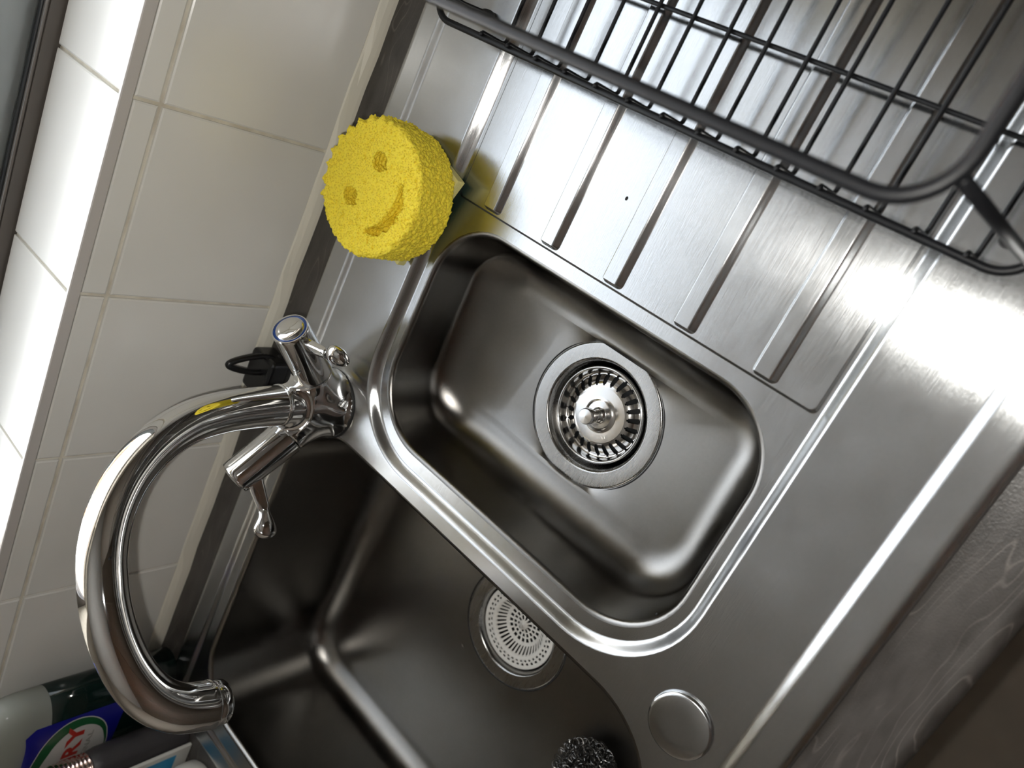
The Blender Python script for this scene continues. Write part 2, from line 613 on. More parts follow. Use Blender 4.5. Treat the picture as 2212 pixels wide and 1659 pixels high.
# ------------------------------------------------------------------ worktop and base cabinet
ZW = -0.004          # worktop surface; the deck of the sink is z = 0
wt = []
wt_boxes = [(WX0 + 0.02, WX1 - 0.02, -0.052, 0.0, ZW - 0.034, ZW), (WX0 + 0.02, -0.706, -0.538, -0.052, ZW - 0.034, ZW), (0.268, WX1 - 0.02, -0.538, -0.052, ZW - 0.034, ZW)]
me = boxes_me('worktop', wt_boxes)
bm = bmesh.new(); bm.from_mesh(me)
prof = [(-0.538, ZW - 0.034), (-0.538, ZW)]
R_ = 0.009
for i in range(9):
    a = math.radians(90 + 90 * i / 8)
    prof.append((-0.597 + R_ + R_ * math.cos(a), ZW - R_ + R_ * math.sin(a)))
prof.append((-0.597, ZW - 0.034))
va = [bm.verts.new((WX0 + 0.02, y, z)) for y, z in prof]
vb = [bm.verts.new((WX1 - 0.02, y, z)) for y, z in prof]
for i in range(len(prof)):
    j = (i + 1) % len(prof)
    bm.faces.new((va[i], va[j], vb[j], vb[i]))
bm.faces.new(va[::-1]); bm.faces.new(vb)
bm.to_mesh(me); bm.free()
wtop = tag(auto_smooth(link('worktop', me, M_LAM), 30), 'dark grey brown laminate worktop with pale wavy veins around the sink', 'worktop')

cab = empty('base_cabinet', (-0.2, -0.3, ZF), 'dark brown wooden base cabinet under the front edge of the worktop', 'cabinet')
zc1 = ZW - 0.0345
box('side_panel', -1.5, -1.482, -0.555, -0.005, ZF, zc1, M_WOOD, cab)
box('side_panel', 1.482, 1.5, -0.555, -0.005, ZF, zc1, M_WOOD, cab)
box('base_panel', -1.482, 1.482, -0.555, -0.005, ZF + 0.12, ZF + 0.138, M_WOOD, cab)
box('plinth', -1.482, 1.482, -0.52, -0.502, ZF, ZF + 0.12, M_WOOD, cab)
xs = [-1.5, -0.9, -0.3, 0.3, 0.9, 1.5]
for i in range(5):
    d = box('door', xs[i] + 0.002, xs[i + 1] - 0.002, -0.575, -0.556, ZF + 0.125, zc1 - 0.004, M_WOOD, cab, 0.002, 1)
    hx = xs[i + 1] - 0.05
    child(tube('handle', [(hx, -0.5755, zc1 - 0.16), (hx, -0.60, zc1 - 0.155), (hx, -0.605, zc1 - 0.11), (hx, -0.60, zc1 - 0.065), (hx, -0.5755, zc1 - 0.06)], 0.005, M_POLISHED, None, 8), d)

tall = empty('added_dark_cabinets', (0.15, -1.95, ZF), 'row of tall oak cabinets added out of view opposite the sink for dark reflections', 'cabinet')  # unseen row, added so the steel bowls reflect something dark
box('carcass', -1.45, 1.75, -2.195, -1.68, ZF, 1.30, M_OAK, tall)
for i in range(5):
    xa = -1.45 + i * 0.64
    for za, zb in ((ZF + 0.1, 0.30), (0.305, 1.295)):
        d = box('door', xa + 0.003, xa + 0.637, -1.679, -1.66, za, zb, M_OAK, tall, 0.002, 1)

# ------------------------------------------------------------------ sink
sink = empty('kitchen_sink', (-0.21, -0.295, 0.0), 'brushed stainless steel sink with two bowls and a ribbed drainer', 'sink')
loops = []      # (points, z, normals3)
def add_loop(P, N, z, slope):
    nn = []
    for n2 in N:
        v = Vector((slope * n2[0], slope * n2[1], 1)).normalized()
        nn.append(v)
    loops.append((P, z, nn))

def s_profile(build, o0, o1, z0, z1, k=7):
    """S shaped step: inward offset o0..o1, height z0..z1; build(o)->P,N"""
    for i in range(k):
        t = i / (k - 1)
        z = z0 + (z1 - z0) * (3 * t * t - 2 * t ** 3)
        sl_ = (z1 - z0) * (6 * t - 6 * t * t) / (o1 - o0)
        P, N = build(o0 + (o1 - o0) * t)
        add_loop(P, N, z, sl_)

OUT = (-0.722, 0.283, -0.5535, -0.0375)
def b_out(o):
    return rrect(OUT[0] + o, OUT[1] - o, OUT[2] + o, OUT[3] - o, max(0.034 - o, 0.006), 12, (60, 30))
# rolled outer edge: quarter of an ellipse
for i in range(8):
    t = i / 7
    a = t * PI / 2
    o = 0.0085 * (1 - math.cos(a)); z = ZW + 0.0003 + 0.0062 * math.sin(a)
    P, N = b_out(o)
    add_loop(P, N, z, (0.0062 * math.cos(a)) / max(0.0085 * math.sin(a), 1e-4))
ZR = ZW + 0.0065
s_profile(b_out, 0.0230, 0.0315, ZR, 0.0, 8)
ZL = -0.007
def b_rec(o):
    return rrect(-0.311 + o, 0.248 - o, -0.4665 + o, -0.1295 - o * 1.1, (max(0.03 - o, .01), max(0.078 - o, .01), max(0.078 - o, .01), max(0.03 - o, .01)), 16, (56, 30))
s_profile(b_rec, 0.0, 0.0095, 0.0, ZL, 9)
ZD = -0.0052
def b_dr(o):
    return rrect(-0.0895 + o, 0.2365 - o, -0.4558 + o, -0.1421 - o, 0.004, 5, (46, 26))
s_profile(b_dr, 0.0, 0.0024, ZL, ZD, 5)
FIL = 0.0045
def b_small(o):
    return rrect(-0.2870 + o, -0.1035 - o, -0.4465 + o, -0.1500 - o, (0.048 - o, 0.056 - o, 0.056 - o, 0.050 - o), 16, (14, 22))
def b_big(o):
    return rrect(-0.6700 + o, -0.3260 - o, -0.5000 + o, -0.0830 - o, (0.062 - o, 0.060 - o, 0.065 - o, 0.070 - o), 16, (22, 26))
P, N = b_small(-FIL); add_loop(P, N, ZL, 0.0); hole_small = P
P, N = b_big(-FIL); add_loop(P, N, 0.0, 0.0); hole_big = P

v2, ed, zz, nn3 = [], [], [], []
for P, z, nn in loops:
    b = len(v2)
    for i, p in enumerate(P):
        v2.append(Vector(p)); zz.append(z); nn3.append(nn[i])
        ed.append((b + i, b + (i + 1) % len(P)))
rv, re, rf, ov, oe, of = delaunay_2d_cdt(v2, ed, [], 0, 1e-7)
def inside(p, poly):
    c = False
    j = len(poly) - 1
    for i in range(len(poly)):
        if (poly[i][1] > p[1]) != (poly[j][1] > p[1]) and p[0] < (poly[j][0] - poly[i][0]) * (p[1] - poly[i][1]) / (poly[j][1] - poly[i][1]) + poly[i][0]:
            c = not c
        j = i
    return c
outer_poly = loops[0][0]
V3 = []; N3 = []
for i, p in enumerate(rv):
    k = ov[i][0] if ov[i] else None
    V3.append((p.x, p.y, zz[k] if k is not None else 0.0))
    N3.append(nn3[k] if k is not None else Vector((0, 0, 1)))
drain_poly = loops[8 + 8 + 9 + 4][0]
fd, fr_ = [], []
for f_ in rf:
    c = (rv[f_[0]] + rv[f_[1]] + rv[f_[2]]) / 3
    if not inside(c, outer_poly) or inside(c, hole_small) or inside(c, hole_big):
        continue
    a, b, c3 = [rv[i] for i in f_]
    if (b - a).cross(c3 - a) < 0: f_ = f_[::-1]
    (fr_ if inside(c, drain_poly) else fd).append(tuple(f_))
def sub_mesh(name, faces):
    used = sorted({i for f_ in faces for i in f_})
    mp = {k: i for i, k in enumerate(used)}
    me = mesh(name, [V3[i] for i in used], [tuple(mp[i] for i in f_) for f_ in faces])
    me.polygons.foreach_set('use_smooth', [True] * len(me.polygons))
    me.normals_split_custom_set_from_vertices([tuple(N3[i]) for i in used])
    return me
child(link('deck', sub_mesh('deck', fd), M_STEEL), sink)
child(link('drainer_board', sub_mesh('drainer_board', fr_), M_STEEL), sink)

# raised ribs of the drainer, one part each
def rib(yc, w2):
    x0, x1 = -0.0868, 0.222
    H = 0.0042
    V, Fc, Nn = [], [], []
    rings = []
    K = 9
    for i in range(K):
        t = i / (K - 1)
        o = 0.0046 * t
        z = ZD - 0.0002 + H * (3 * t * t - 2 * t ** 3)
        P, N = rrect(x0 + o * 0.7, x1 - o, yc - w2 + o * 1.25, yc + w2 - o * 0.7, max(0.0045 - o, 0.0006), 5, (30, 3))
        sl_ = H * (6 * t - 6 * t * t) / 0.0046
        rings.append(len(V))
        n = len(P)
        for p, q in zip(P, N):
            V.append((p[0], p[1], z)); Nn.append(tuple(Vector((sl_ * q[0], sl_ * q[1], 1)).normalized()))
    for r in range(K - 1):
        for k in range(n):
            k2 = (k + 1) % n
            Fc.append((rings[r] + k, rings[r] + k2, rings[r + 1] + k2, rings[r + 1] + k))
    Fc.append(tuple(rings[-1] + k for k in range(n)))
    me = mesh('drainer_rib', V, Fc)
    me.polygons.foreach_set('use_smooth', [True] * len(me.polygons))
    me.normals_split_custom_set_from_vertices(Nn)
    return child(link('drainer_rib', me, M_STEEL), sink)
for yc in (-0.1795, -0.2392, -0.2982, -0.3585, -0.4187):
    rib(yc, 0.0094)

def bowl(name, build, z0, depth, draft, rf_, dc, rd, crease=None, nf=40):
    P0, N0 = build(-FIL)
    n = len(P0)
    V, Fc = [], []
    def ring(P, z):
        for i, p in enumerate(P): V.append((p[0], p[1], z[i] if hasattr(z, '__len__') else z))
    for i in range(7):
        a = i / 6 * PI / 2
        P, _ = build(-FIL + FIL * math.sin(a))
        ring(P, z0 - FIL * (1 - math.cos(a)))
    zt, zb = z0 - FIL, z0 - depth + rf_
    for i in range(1, 9):
        t = i / 8
        P, _ = build(draft * t)
        ring(P, zt + (zb - zt) * t)
    for i in range(1, 13):
        a = i / 12 * PI / 2
        P, _ = build(draft + rf_ * (1 - math.cos(a)))
        ring(P, zb - rf_ * math.sin(a))
    zf = z0 - depth
    Pf = P
    for i in range(1, nf + 1):
        t = i / nf
        R2, Z2 = [], []
        for p in Pf:
            dx, dy = p[0] - dc[0], p[1] - dc[1]
            L = math.hypot(dx, dy)
            q = (dc[0] + dx / L * rd, dc[1] + dy / L * rd)
            x = p[0] + (q[0] - p[0]) * t; y = p[1] + (q[1] - p[1]) * t
            z = zf - 0.0030 * t
            R2.append((x, y)); Z2.append(z)
        ring(R2, Z2)
    m = len(V) // n
    if crease:      # the floor turns up towards the back wall behind a soft fold
        (ax, ay), (bx, by), kk, k2_ = crease
        for i, (x, y, z) in enumerate(V):
            dd = ((bx - ax) * (y - ay) - (by - ay) * (x - ax)) / math.hypot(bx - ax, by - ay)
            wz = min(1.0, max(0.0, (zb - z) / rf_))
            if dd > 0 and wz > 0: V[i] = (x, y, z + (kk * dd + k2_ * dd * dd) * wz)
    for r in range(m - 1):
        for k in range(n):
            k2 = (k + 1) % n
            Fc.append((r * n + k, r * n + k2, (r + 1) * n + k2, (r + 1) * n + k))
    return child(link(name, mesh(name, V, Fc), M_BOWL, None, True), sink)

DS = (-0.194, -0.3010); ZS = -0.0765       # small drain
DB = (-0.4465, -0.3010); ZB = -0.1495      # main drain
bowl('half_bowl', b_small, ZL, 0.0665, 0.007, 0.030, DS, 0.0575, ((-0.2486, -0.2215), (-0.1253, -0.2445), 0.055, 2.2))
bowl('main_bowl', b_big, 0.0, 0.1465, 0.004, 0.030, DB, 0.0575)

def flange(c, z):
    O = (c[0], c[1], z)
    prof = [(0.0584, -0.0016), (0.0583, 0.0004), (0.0578, 0.0010), (0.0570, 0.0012), (0.0565, 0.0012), (0.0480, 0.0009), (0.0463, 0.0008), (0.0460, 0.0008), (0.0450, 0.0003), (0.0440, -0.0010),
            (0.0428, -0.0040), (0.0420, -0.0075), (0.0408, -0.0092), (0.0398, -0.0100), (0.0396, -0.014), (0.0385, -0.045)]
    fl = lathe('drain_flange', prof, M_FLANGE, sink, origin=O, seg=96)
    lathe('drain_seal', [(0.0603, -0.0010), (0.0601, 0.0002), (0.0592, 0.0004), (0.0583, -0.0004)], M_RUBBER, sink, origin=O, seg=96)
    w_ = lathe('drain_well', [(0.0385, -0.045), (0.030, -0.055), (0.0, -0.056)], M_GREYSEAL, sink, origin=O, seg=48)
    return fl
flange(DS, ZS); flange(DB, ZB)

# ------------------------------------------------------------------ basket strainer plug in the half bowl
st = empty('basket_strainer', (DS[0], DS[1], ZS - 0.009), 'polished steel basket strainer with slots and centre knob in the small bowl', 'strainer')
O = (DS[0], DS[1], ZS)
lathe('rim', [(0.0392, -0.0085), (0.0394, -0.0050), (0.0388, -0.0040), (0.0376, -0.0040), (0.0368, -0.0050), (0.0358, -0.0100), (0.0350, -0.0122)], M_POLISHED, st, origin=O, seg=96)
NS = 24
prof = [(0.0350, -0.0122), (0.0338, -0.0132), (0.0325, -0.0128), (0.0310, -0.0115), (0.0290, -0.0098), (0.0270, -0.0084), (0.0252, -0.0076), (0.0240, -0.0072), (0.0225, -0.0070)]
def skip(i, k):
    if not (1 <= i <= 6): return False
    kk = k % 8
    wdt = {1: 1, 2: 2, 3: 2, 4: 2, 5: 2, 6: 1}[i]
    return 4 - wdt <= kk < 4 + wdt
lathe('slotted_ring', prof, M_POLISHED, st, origin=O, seg=NS * 8, skip=skip)
lathe('centre_disc', [(0.0225, -0.0070), (0.0150, -0.0068), (0.0126, -0.0068), (0.0118, -0.0060), (0.0105, -0.0058), (0.0070, -0.0060), (0.0055, -0.0056), (0.0048, -0.003), (0.0, -0.003)], M_POLISHED, st, origin=O, seg=64)
kn = lathe('knob', [(0.0044, -0.0058), (0.0044, -0.004), (0.0052, -0.0035), (0.0052, -0.0025), (0.0044, -0.002), (0.0044, -0.0005), (0.0052, 0.0), (0.0052, 0.001), (0.0045, 0.0015),
                    (0.0045, 0.0075), (0.0058, 0.0085), (0.0064, 0.0095), (0.0064, 0.0150), (0.0058, 0.0160), (0.0, 0.0163)], M_POLISHED, st, origin=O, seg=40)
auto_smooth(kn, 40)
# cup below the slots
lathe('basket_cup', [(0.0345, -0.0130), (0.0335, -0.030), (0.028, -0.036), (0.0, -0.037)], M_GREYSEAL, st, origin=O, seg=48)

def text_mesh(body, size, extrude=0.0, bold=0.0, align='CENTER'):
    cu = bpy.data.curves.new('txt', 'FONT')
    cu.body = body; cu.size = size; cu.extrude = extrude; cu.align_x = align; cu.offset = bold
    cu.resolution_u = 3
    ob = bpy.data.objects.new('txt', cu)
    COL.objects.link(ob)
    dg = bpy.context.evaluated_depsgraph_get()
    me = bpy.data.meshes.new_from_object(ob.evaluated_get(dg))
    V = [tuple(v.co) for v in me.vertices]; Fc = [tuple(p.vertices) for p in me.polygons]
    bpy.data.objects.remove(ob); bpy.data.curves.remove(cu); bpy.data.meshes.remove(me)
    return V, Fc
# maker's word stamped on the disc, letter tops outward, reading clockwise
V, Fc = [], []
mid = math.atan2(-0.62, -0.60)
for i, ch_ in enumerate('BLANCO'):
    lv, lf = text_mesh(ch_, 0.0042, 0.00018)
    a = mid - (i - 2.5) * 0.185
    out = Vector((math.cos(a), math.sin(a), 0)); rt = Vector((math.sin(a), -math.cos(a), 0))
    b = len(V)
    for v in lv:
        V.append(Vector((DS[0], DS[1], ZS - 0.00695)) + out * (0.0165 + v[1]) + rt * v[0] + Vector((0, 0, v[2])))
    Fc += [tuple(b + q for q in f_) for f_ in lf]
child(link('maker_mark', mesh('maker_mark', V, Fc), mat('stamped_steel', (0.42, 0.41, 0.40), 0.2, 1.0)), st)

# ------------------------------------------------------------------ white plastic strainer in the main bowl
M_WHITEPL = mat('white_plastic', (0.80, 0.78, 0.73), 0.45)
ws = empty('plastic_strainer', (DB[0], DB[1], ZB - 0.006), 'white plastic sink strainer full of square holes in the big bowl', 'strainer')
O = (DB[0], DB[1], ZB)
NSG = 320
pr = [(0.0412, -0.0062), (0.0410, -0.0048), (0.0400, -0.0044)]
for r in (0.0385, 0.0372, 0.0352, 0.0338, 0.0322, 0.0305): pr.append((r, -0.0046))
pr += [(0.0290, -0.0052), (0.0275, -0.0070), (0.0210, -0.0135), (0.0196, -0.0150), (0.0180, -0.0152), (0.0145, -0.0154), (0.0130, -0.0154), (0.0098, -0.0154), (0.0085, -0.0154), (0.0050, -0.0150), (0.0045, -0.0120), (0.0, -0.0118)]
def skip2(i, k):
    r = (pr[i][0] + pr[i + 1][0]) / 2
    if abs(r - 0.0362) < 0.0008: return k % 6 < 3 if False else (k % 8) < 4
    if abs(r - 0.0330) < 0.0008: return ((k + 2) % 8) < 4
    if abs(r - 0.02425) < 0.002: return (k % 8) < 4
    if abs(r - 0.01625) < 0.001: return (k % 16) < 10
    if abs(r - 0.0114) < 0.001: return ((k + 5) % 20) < 12
    if abs(r - 0.00675) < 0.001: return (k % 32) < 18
    return False
wsm = lathe('perforated_dish', pr, M_WHITEPL, ws, origin=O, seg=NSG, skip=skip2)
sol = wsm.modifiers.new('thickness', 'SOLIDIFY'); sol.thickness = 0.0012; sol.offset = -1
# ------------------------------------------------------------------ tap hole cover
cv = lathe('tap_hole_cover', [(0.0218, 0.0), (0.0220, 0.0012), (0.0216, 0.0026), (0.0206, 0.0034), (0.0192, 0.0037), (0.0100, 0.0038), (0.0, 0.0038)], M_STEEL, None, origin=(-0.3020, -0.4905, 0.0), seg=72)
tag(cv, 'round flat steel cover over the spare tap hole beside the front worktop edge', 'cover')

# ------------------------------------------------------------------ mixer tap
TX, TY = -0.304, -0.105
tap = empty('mixer_tap', (TX, TY, 0.0), 'chrome mixer tap with tall curved spout and two lever handles', 'tap')
def seg_d(X, Y, Z, a, b, ra, rb):
    a = np.array(a); b = np.array(b)
    d = b - a; L2 = d @ d
    t = np.clip(((X - a[0]) * d[0] + (Y - a[1]) * d[1] + (Z - a[2]) * d[2]) / L2, 0, 1)
    return np.sqrt((X - a[0] - t * d[0]) ** 2 + (Y - a[1] - t * d[1]) ** 2 + (Z - a[2] - t * d[2]) ** 2) - (ra + (rb - ra) * t)
def smin(a, b, k):
    h = np.clip(0.5 + 0.5 * (b - a) / k, 0, 1)
    return b * (1 - h) + a * h - k * h * (1 - h)
q = math.sqrt(0.5)
def tap_sdf2(X, Y, Z):
    rr = np.sqrt(X * X + Y * Y)
    foot = np.maximum(rr - (0.0185 + 0.0122 * np.exp(-np.clip(Z, 0, 1) / 0.016)), Z - 0.034)
    stem = np.maximum(rr - 0.0172, np.abs(Z - 0.02625) - 0.02725)
    c = np.maximum(seg_d(X, Y, Z, (0.0, 0, 0.002), (0.045, 0, 0.047), 0.0195, 0.0152), (X * q + Z * q) - 0.0450)
    h = np.maximum(seg_d(X, Y, Z, (0.0, 0, 0.002), (-0.045, 0, 0.047), 0.0195, 0.0152), (-X * q + Z * q) - 0.0450)
    d = smin(smin(foot, stem, 0.008), smin(c, h, 0.005), 0.014)
    return np.maximum(d, -Z + 0.0006)
def sdf_object(name, f, lo, hi, h, material, parent, origin, steps=3, normals=True):
    V, Q = surface_nets(f, lo, hi, h)
    e = h * 0.25
    def grad(V):
        G = np.stack([f(*(V + np.eye(3)[i] * e).T) - f(*(V - np.eye(3)[i] * e).T) for i in range(3)], 1) / (2 * e)
        return G
    for _ in range(steps):
        G = grad(V); fv = f(*V.T)
        V = V - np.clip(fv / np.maximum((G * G).sum(1), 0.2), -h, h)[:, None] * G
    me = np_mesh(name, V + np.array(origin), Q)
    return child(link(name, me, material, None, True), parent)
body = sdf_object('body', tap_sdf2, (-0.052, -0.036, -0.003), (0.052, 0.036, 0.058), 0.0011, M_CHROME, tap, (TX, TY, 0.0))
auto_smooth(body, 50)
lathe('base_seal', [(0.0316, -0.0003), (0.0316, 0.0006), (0.0300, 0.0008)], M_RUBBER, tap, origin=(TX, TY, 0.0004), seg=64)
# spout
AZ = math.radians(227)
ctrl = [(0, 54), (1, 80), (3.5, 108), (10, 137), (23.5, 164), (42.5, 186), (65, 202), (89, 211.5), (112, 215), (132, 215), (152, 212), (173, 205), (190, 194), (201, 179), (205.5, 163), (206.5, 157)]
def catmull(pts, per=6):
    out = []
    n = len(pts)
    for i in range(n - 1):
        p0, p1, p2, p3 = [np.array(pts[min(max(j, 0), n - 1)], float) for j in (i - 1, i, i + 1, i + 2)]
        for k in range(per):
            t = k / per
            out.append(0.5 * ((2 * p1) + (-p0 + p2) * t + (2 * p0 - 5 * p1 + 4 * p2 - p3) * t * t + (-p0 + 3 * p1 - 3 * p2 + p3) * t ** 3))
    out.append(np.array(pts[-1], float))
    return out
cl = catmull(ctrl, 6)
path = [(TX + p[0] * mm * math.cos(AZ), TY + p[0] * mm * math.sin(AZ), p[1] * mm) for p in cl]
nP = len(path)
rad = []
for i in range(nP):
    t = i / (nP - 1)
    r = 0.0170 - 0.0018 * min(1, t / 0.35)
    if t > 0.7: r += 0.0013 * (t - 0.7) / 0.3
    rad.append(r)
tube('spout', path, rad, M_CHROME, tap, 48)
lathe('spout_collar', [(0.0164, 0.0530), (0.0176, 0.0533), (0.0178, 0.0545), (0.0176, 0.0557), (0.0168, 0.0560)], M_CHROME, tap, origin=(TX, TY, 0), seg=64)
e0, e1 = Vector(path[-2]), Vector(path[-1])
dv = (e1 - e0).normalized()
lathe('aerator', [(0.0160, -0.0005), (0.0148, 0.0006), (0.0146, 0.0012), (0.0150, 0.0022), (0.0150, 0.0090), (0.0143, 0.0100), (0.0118, 0.0102), (0.0112, 0.008), (0.0, 0.008)], M_CHROME, tap, origin=tuple(e1), axis=tuple(dv), seg=48)

def handle(sign, ring_mat, lever_dir, lever_tilt, label):
    ax = Vector((sign * q, 0, q))
    O = Vector((TX, TY, 0)) + Vector((0, 0, 0))
    base = O + ax * 0.0462
    h = lathe('handle', [(0.0148, 0.0), (0.0163, 0.0004), (0.0164, 0.0015), (0.0150, 0.052), (0.0149, 0.0545), (0.0144, 0.0555), (0.0136, 0.0555), (0.0133, 0.0545)], M_CHROME, tap, origin=tuple(base), axis=tuple(ax), seg=64)
    h['label'] = label
    auto_smooth(h, 40)
    child(lathe('index_ring', [(0.0136, 0.0550), (0.0134, 0.0545), (0.0116, 0.0547), (0.0108, 0.0546)], ring_mat, None, origin=tuple(base), axis=tuple(ax), seg=64), h)
    child(lathe('cap', [(0.0117, 0.0536), (0.0116, 0.0556), (0.0108, 0.0564), (0.0070, 0.0572), (0.0, 0.0575)], M_CHROME, None, origin=tuple(base), axis=tuple(ax), seg=64), h)
    d = Vector(lever_dir).normalized()
    side = ax.cross(d).normalized()
    root = base + ax * 0.043 + d * 0.011
    dd = (d + ax * lever_tilt).normalized()
    up = side.cross(dd)
    if up.dot(ax) < 0: up = -up
    st_ = [(0, 0.0066, 0.0040, 0), (0.010, 0.0062, 0.0036, 0.0), (0.020, 0.0054, 0.0032, -0.0005), (0.027, 0.0048, 0.0034, -0.0008), (0.031, 0.0056, 0.0044, 0.0),
           (0.035, 0.0074, 0.0056, 0.0014), (0.039, 0.0090, 0.0064, 0.0024), (0.043, 0.0094, 0.0064, 0.0026), (0.0475, 0.0082, 0.0054, 0.0020), (0.0505, 0.0054, 0.0034, 0.0012), (0.0518, 0.0014, 0.0010, 0.0009)]
    cs_ = catmull(st_, 4)
    V, Fc = [], []
    sg = 24
    for s_, hw, ht, lift in cs_:
        c = root + dd * s_ + up * lift
        sq = 0.45 if s_ < 0.026 else 1.0
        for k in range(sg):
            a = 2 * PI * k / sg
            cx_ = math.copysign(abs(math.cos(a)) ** sq, math.cos(a)); sy_ = math.copysign(abs(math.sin(a)) ** sq, math.sin(a))
            V.append(c + up * (hw * cx_) + side * (ht * sy_))
    for i in range(len(cs_) - 1):
        for k in range(sg):
            k2 = (k + 1) % sg
            Fc.append((i * sg + k, i * sg + k2, (i + 1) * sg + k2, (i + 1) * sg + k))
    Fc.append(tuple(range(sg))); Fc.append(tuple((len(cs_) - 1) * sg + k for k in range(sg)))
    me = mesh('lever', V, Fc)
    bm = bmesh.new(); bm.from_mesh(me); bmesh.ops.recalc_face_normals(bm, faces=bm.faces); bm.to_mesh(me); bm.free()
    child(auto_smooth(link('lever', me, M_CHROME), 60), h)
t_ = math.radians(10)
handle(1, M_BLUE, (math.sin(t_) * q, -math.cos(t_), -math.sin(t_) * q), 0.22, 'chrome handle with blue ring')
t_ = math.radians(42)
handle(-1, M_RED, (-math.sin(t_) * q, -math.cos(t_), -math.sin(t_) * q), 0.45, 'chrome handle turned towards the big bowl')

# ------------------------------------------------------------------ yellow smiling foam sponge and the scourer under it
SC = np.array((-0.1075, -0.1095))
def foam(X, Y, Z):
    # mm, local, disc 0..38 high
    th = np.arctan2(Y, X); r = np.hypot(X, Y)
    u = (np.degrees(th) - 2) / 128.0
    hair = np.where((u > 0) & (u < 1), np.minimum(1, np.minimum(u, 1 - u) * 10), 0)
    tooth = np.abs(((u * 10.0) % 1.0) - 0.5) * 2
    R = 50.6 + hair * (5.0 * tooth - 1.6)
    rr = r - R
    dz = np.abs(Z - 19) - 19
    ro = 2.5
    d = np.minimum(np.maximum(rr + ro, dz + ro), 0) + np.hypot(np.maximum(rr + ro, 0), np.maximum(dz + ro, 0)) - ro
    # eyes: straight holes
    for ex, ey in ((21.3, -0.4), (-12.7, 16.2)):
        a = math.atan2(16.6, -34)
        px = (X - ex) * math.cos(a) + (Y - ey) * math.sin(a); py = -(X - ex) * math.sin(a) + (Y - ey) * math.cos(a)
        hole = np.maximum((np.hypot(px / 1.0, py / 1.15) - 6.9), 20 - Z)
        d = np.maximum(d, -hole)
    # smile slot
    ang = (np.degrees(th) + 180) % 360 - 180
    am = (ang + 112) / 52.0
    wid = 4.9 * np.sqrt(np.clip(1 - am ** 2, 0, 1))
    slot = np.maximum(np.abs(r - 31.5) - wid, 24 - Z)
    slot = np.where(np.abs(am) < 1, slot, 5.0)
    d = np.maximum(d, -slot)
    p = np.stack([X, Y, Z], -1)
    n1 = fast_noise(p, 2.3, 3)
    n2 = fast_noise(p, 1.25, 11)
    return d + 0.95 * n1 + 0.95 * n2
V, Q = surface_nets(foam, (-57, -57, -2), (57, 57, 41), 0.55)
V = V.astype(float)
Rt = np.array(Matrix.Rotation(math.radians(3.0), 3, Vector((0.8, -0.5, 0)).normalized()))
V = (V @ Rt.T) * mm
V += np.array((SC[0], SC[1], 0.0148))
M_FOAM = mat('yellow_foam', (0.90, 0.68, 0.03), 0.75, 0.0, **{'Subsurface Weight': 0.25, 'Subsurface Scale': 0.004})
M_FOAM.node_tree.nodes['Principled BSDF'].inputs['Subsurface Radius'].default_value = (1.0, 0.7, 0.1)
n = NT(M_FOAM)
vo = n.n('ShaderNodeTexVoronoi'); vo.inputs['Scale'].default_value = 620.0
n.l(n.coord(), vo.inputs['Vector'])
n.l(n.ramp(vo.outputs['Distance'], [(0.0, (0.62, 0.42, 0.012)), (0.5, (0.95, 0.76, 0.05))]), n.p.inputs['Base Color'])
n.bump(vo.outputs['Distance'], 0.5, 0.0006)
sp = link('foam_sponge', np_mesh('foam_sponge', V, Q), M_FOAM, None, True)
tag(sp, 'round yellow foam sponge with smiling face cut-outs lying by the tiles', 'sponge')

sc = empty('scourer_sponge', (-0.107, -0.110, 0.0), 'pale yellow scourer sponge with green pad lying under the round foam sponge', 'sponge')
ca = Vector((-0.0765, -0.1535)); cb = Vector((-0.1585, -0.1285))
e_ = (cb - ca).normalized(); pr_ = Vector((-e_.y, e_.x))
if pr_.y < 0: pr_ = -pr_
def pad(name, z0, z1, ins, material):
    pts = [ca + e_ * ins + pr_ * ins, cb - e_ * ins + pr_ * ins, cb - e_ * ins + pr_ * (0.062 - ins), ca + e_ * ins + pr_ * (0.062 - ins)]
    V = [(p.x, p.y, z0) for p in pts] + [(p.x, p.y, z1) for p in pts]
    me = mesh(name, V, [(0, 1, 2, 3), (7, 6, 5, 4), (0, 4, 5, 1), (1, 5, 6, 2), (2, 6, 7, 3), (3, 7, 4, 0)])
    bm = bmesh.new(); bm.from_mesh(me)
    bmesh.ops.recalc_face_normals(bm, faces=bm.faces)
    bmesh.ops.bevel(bm, geom=bm.edges[:], offset=0.0008, segments=2, profile=0.5, affect='EDGES')
    bm.to_mesh(me); bm.free()
    return child(link(name, me, material), sc)
M_CELL = mat('pale_sponge', (0.72, 0.66, 0.26), 0.8)
n = NT(M_CELL); n.bump(n.noise(n.coord(), 700.0, 3.0), 0.6, 0.001)
M_GREEN = mat('green_scour_pad', (0.01, 0.10, 0.06), 0.9)
n = NT(M_GREEN); n.bump(n.noise(n.coord(), 1200.0, 3.0), 0.9, 0.001)
pad('foam_layer', 0.0048, 0.0132, 0.0, M_CELL)
pad('scour_pad', 0.0002, 0.0046, 0.0060, M_GREEN)

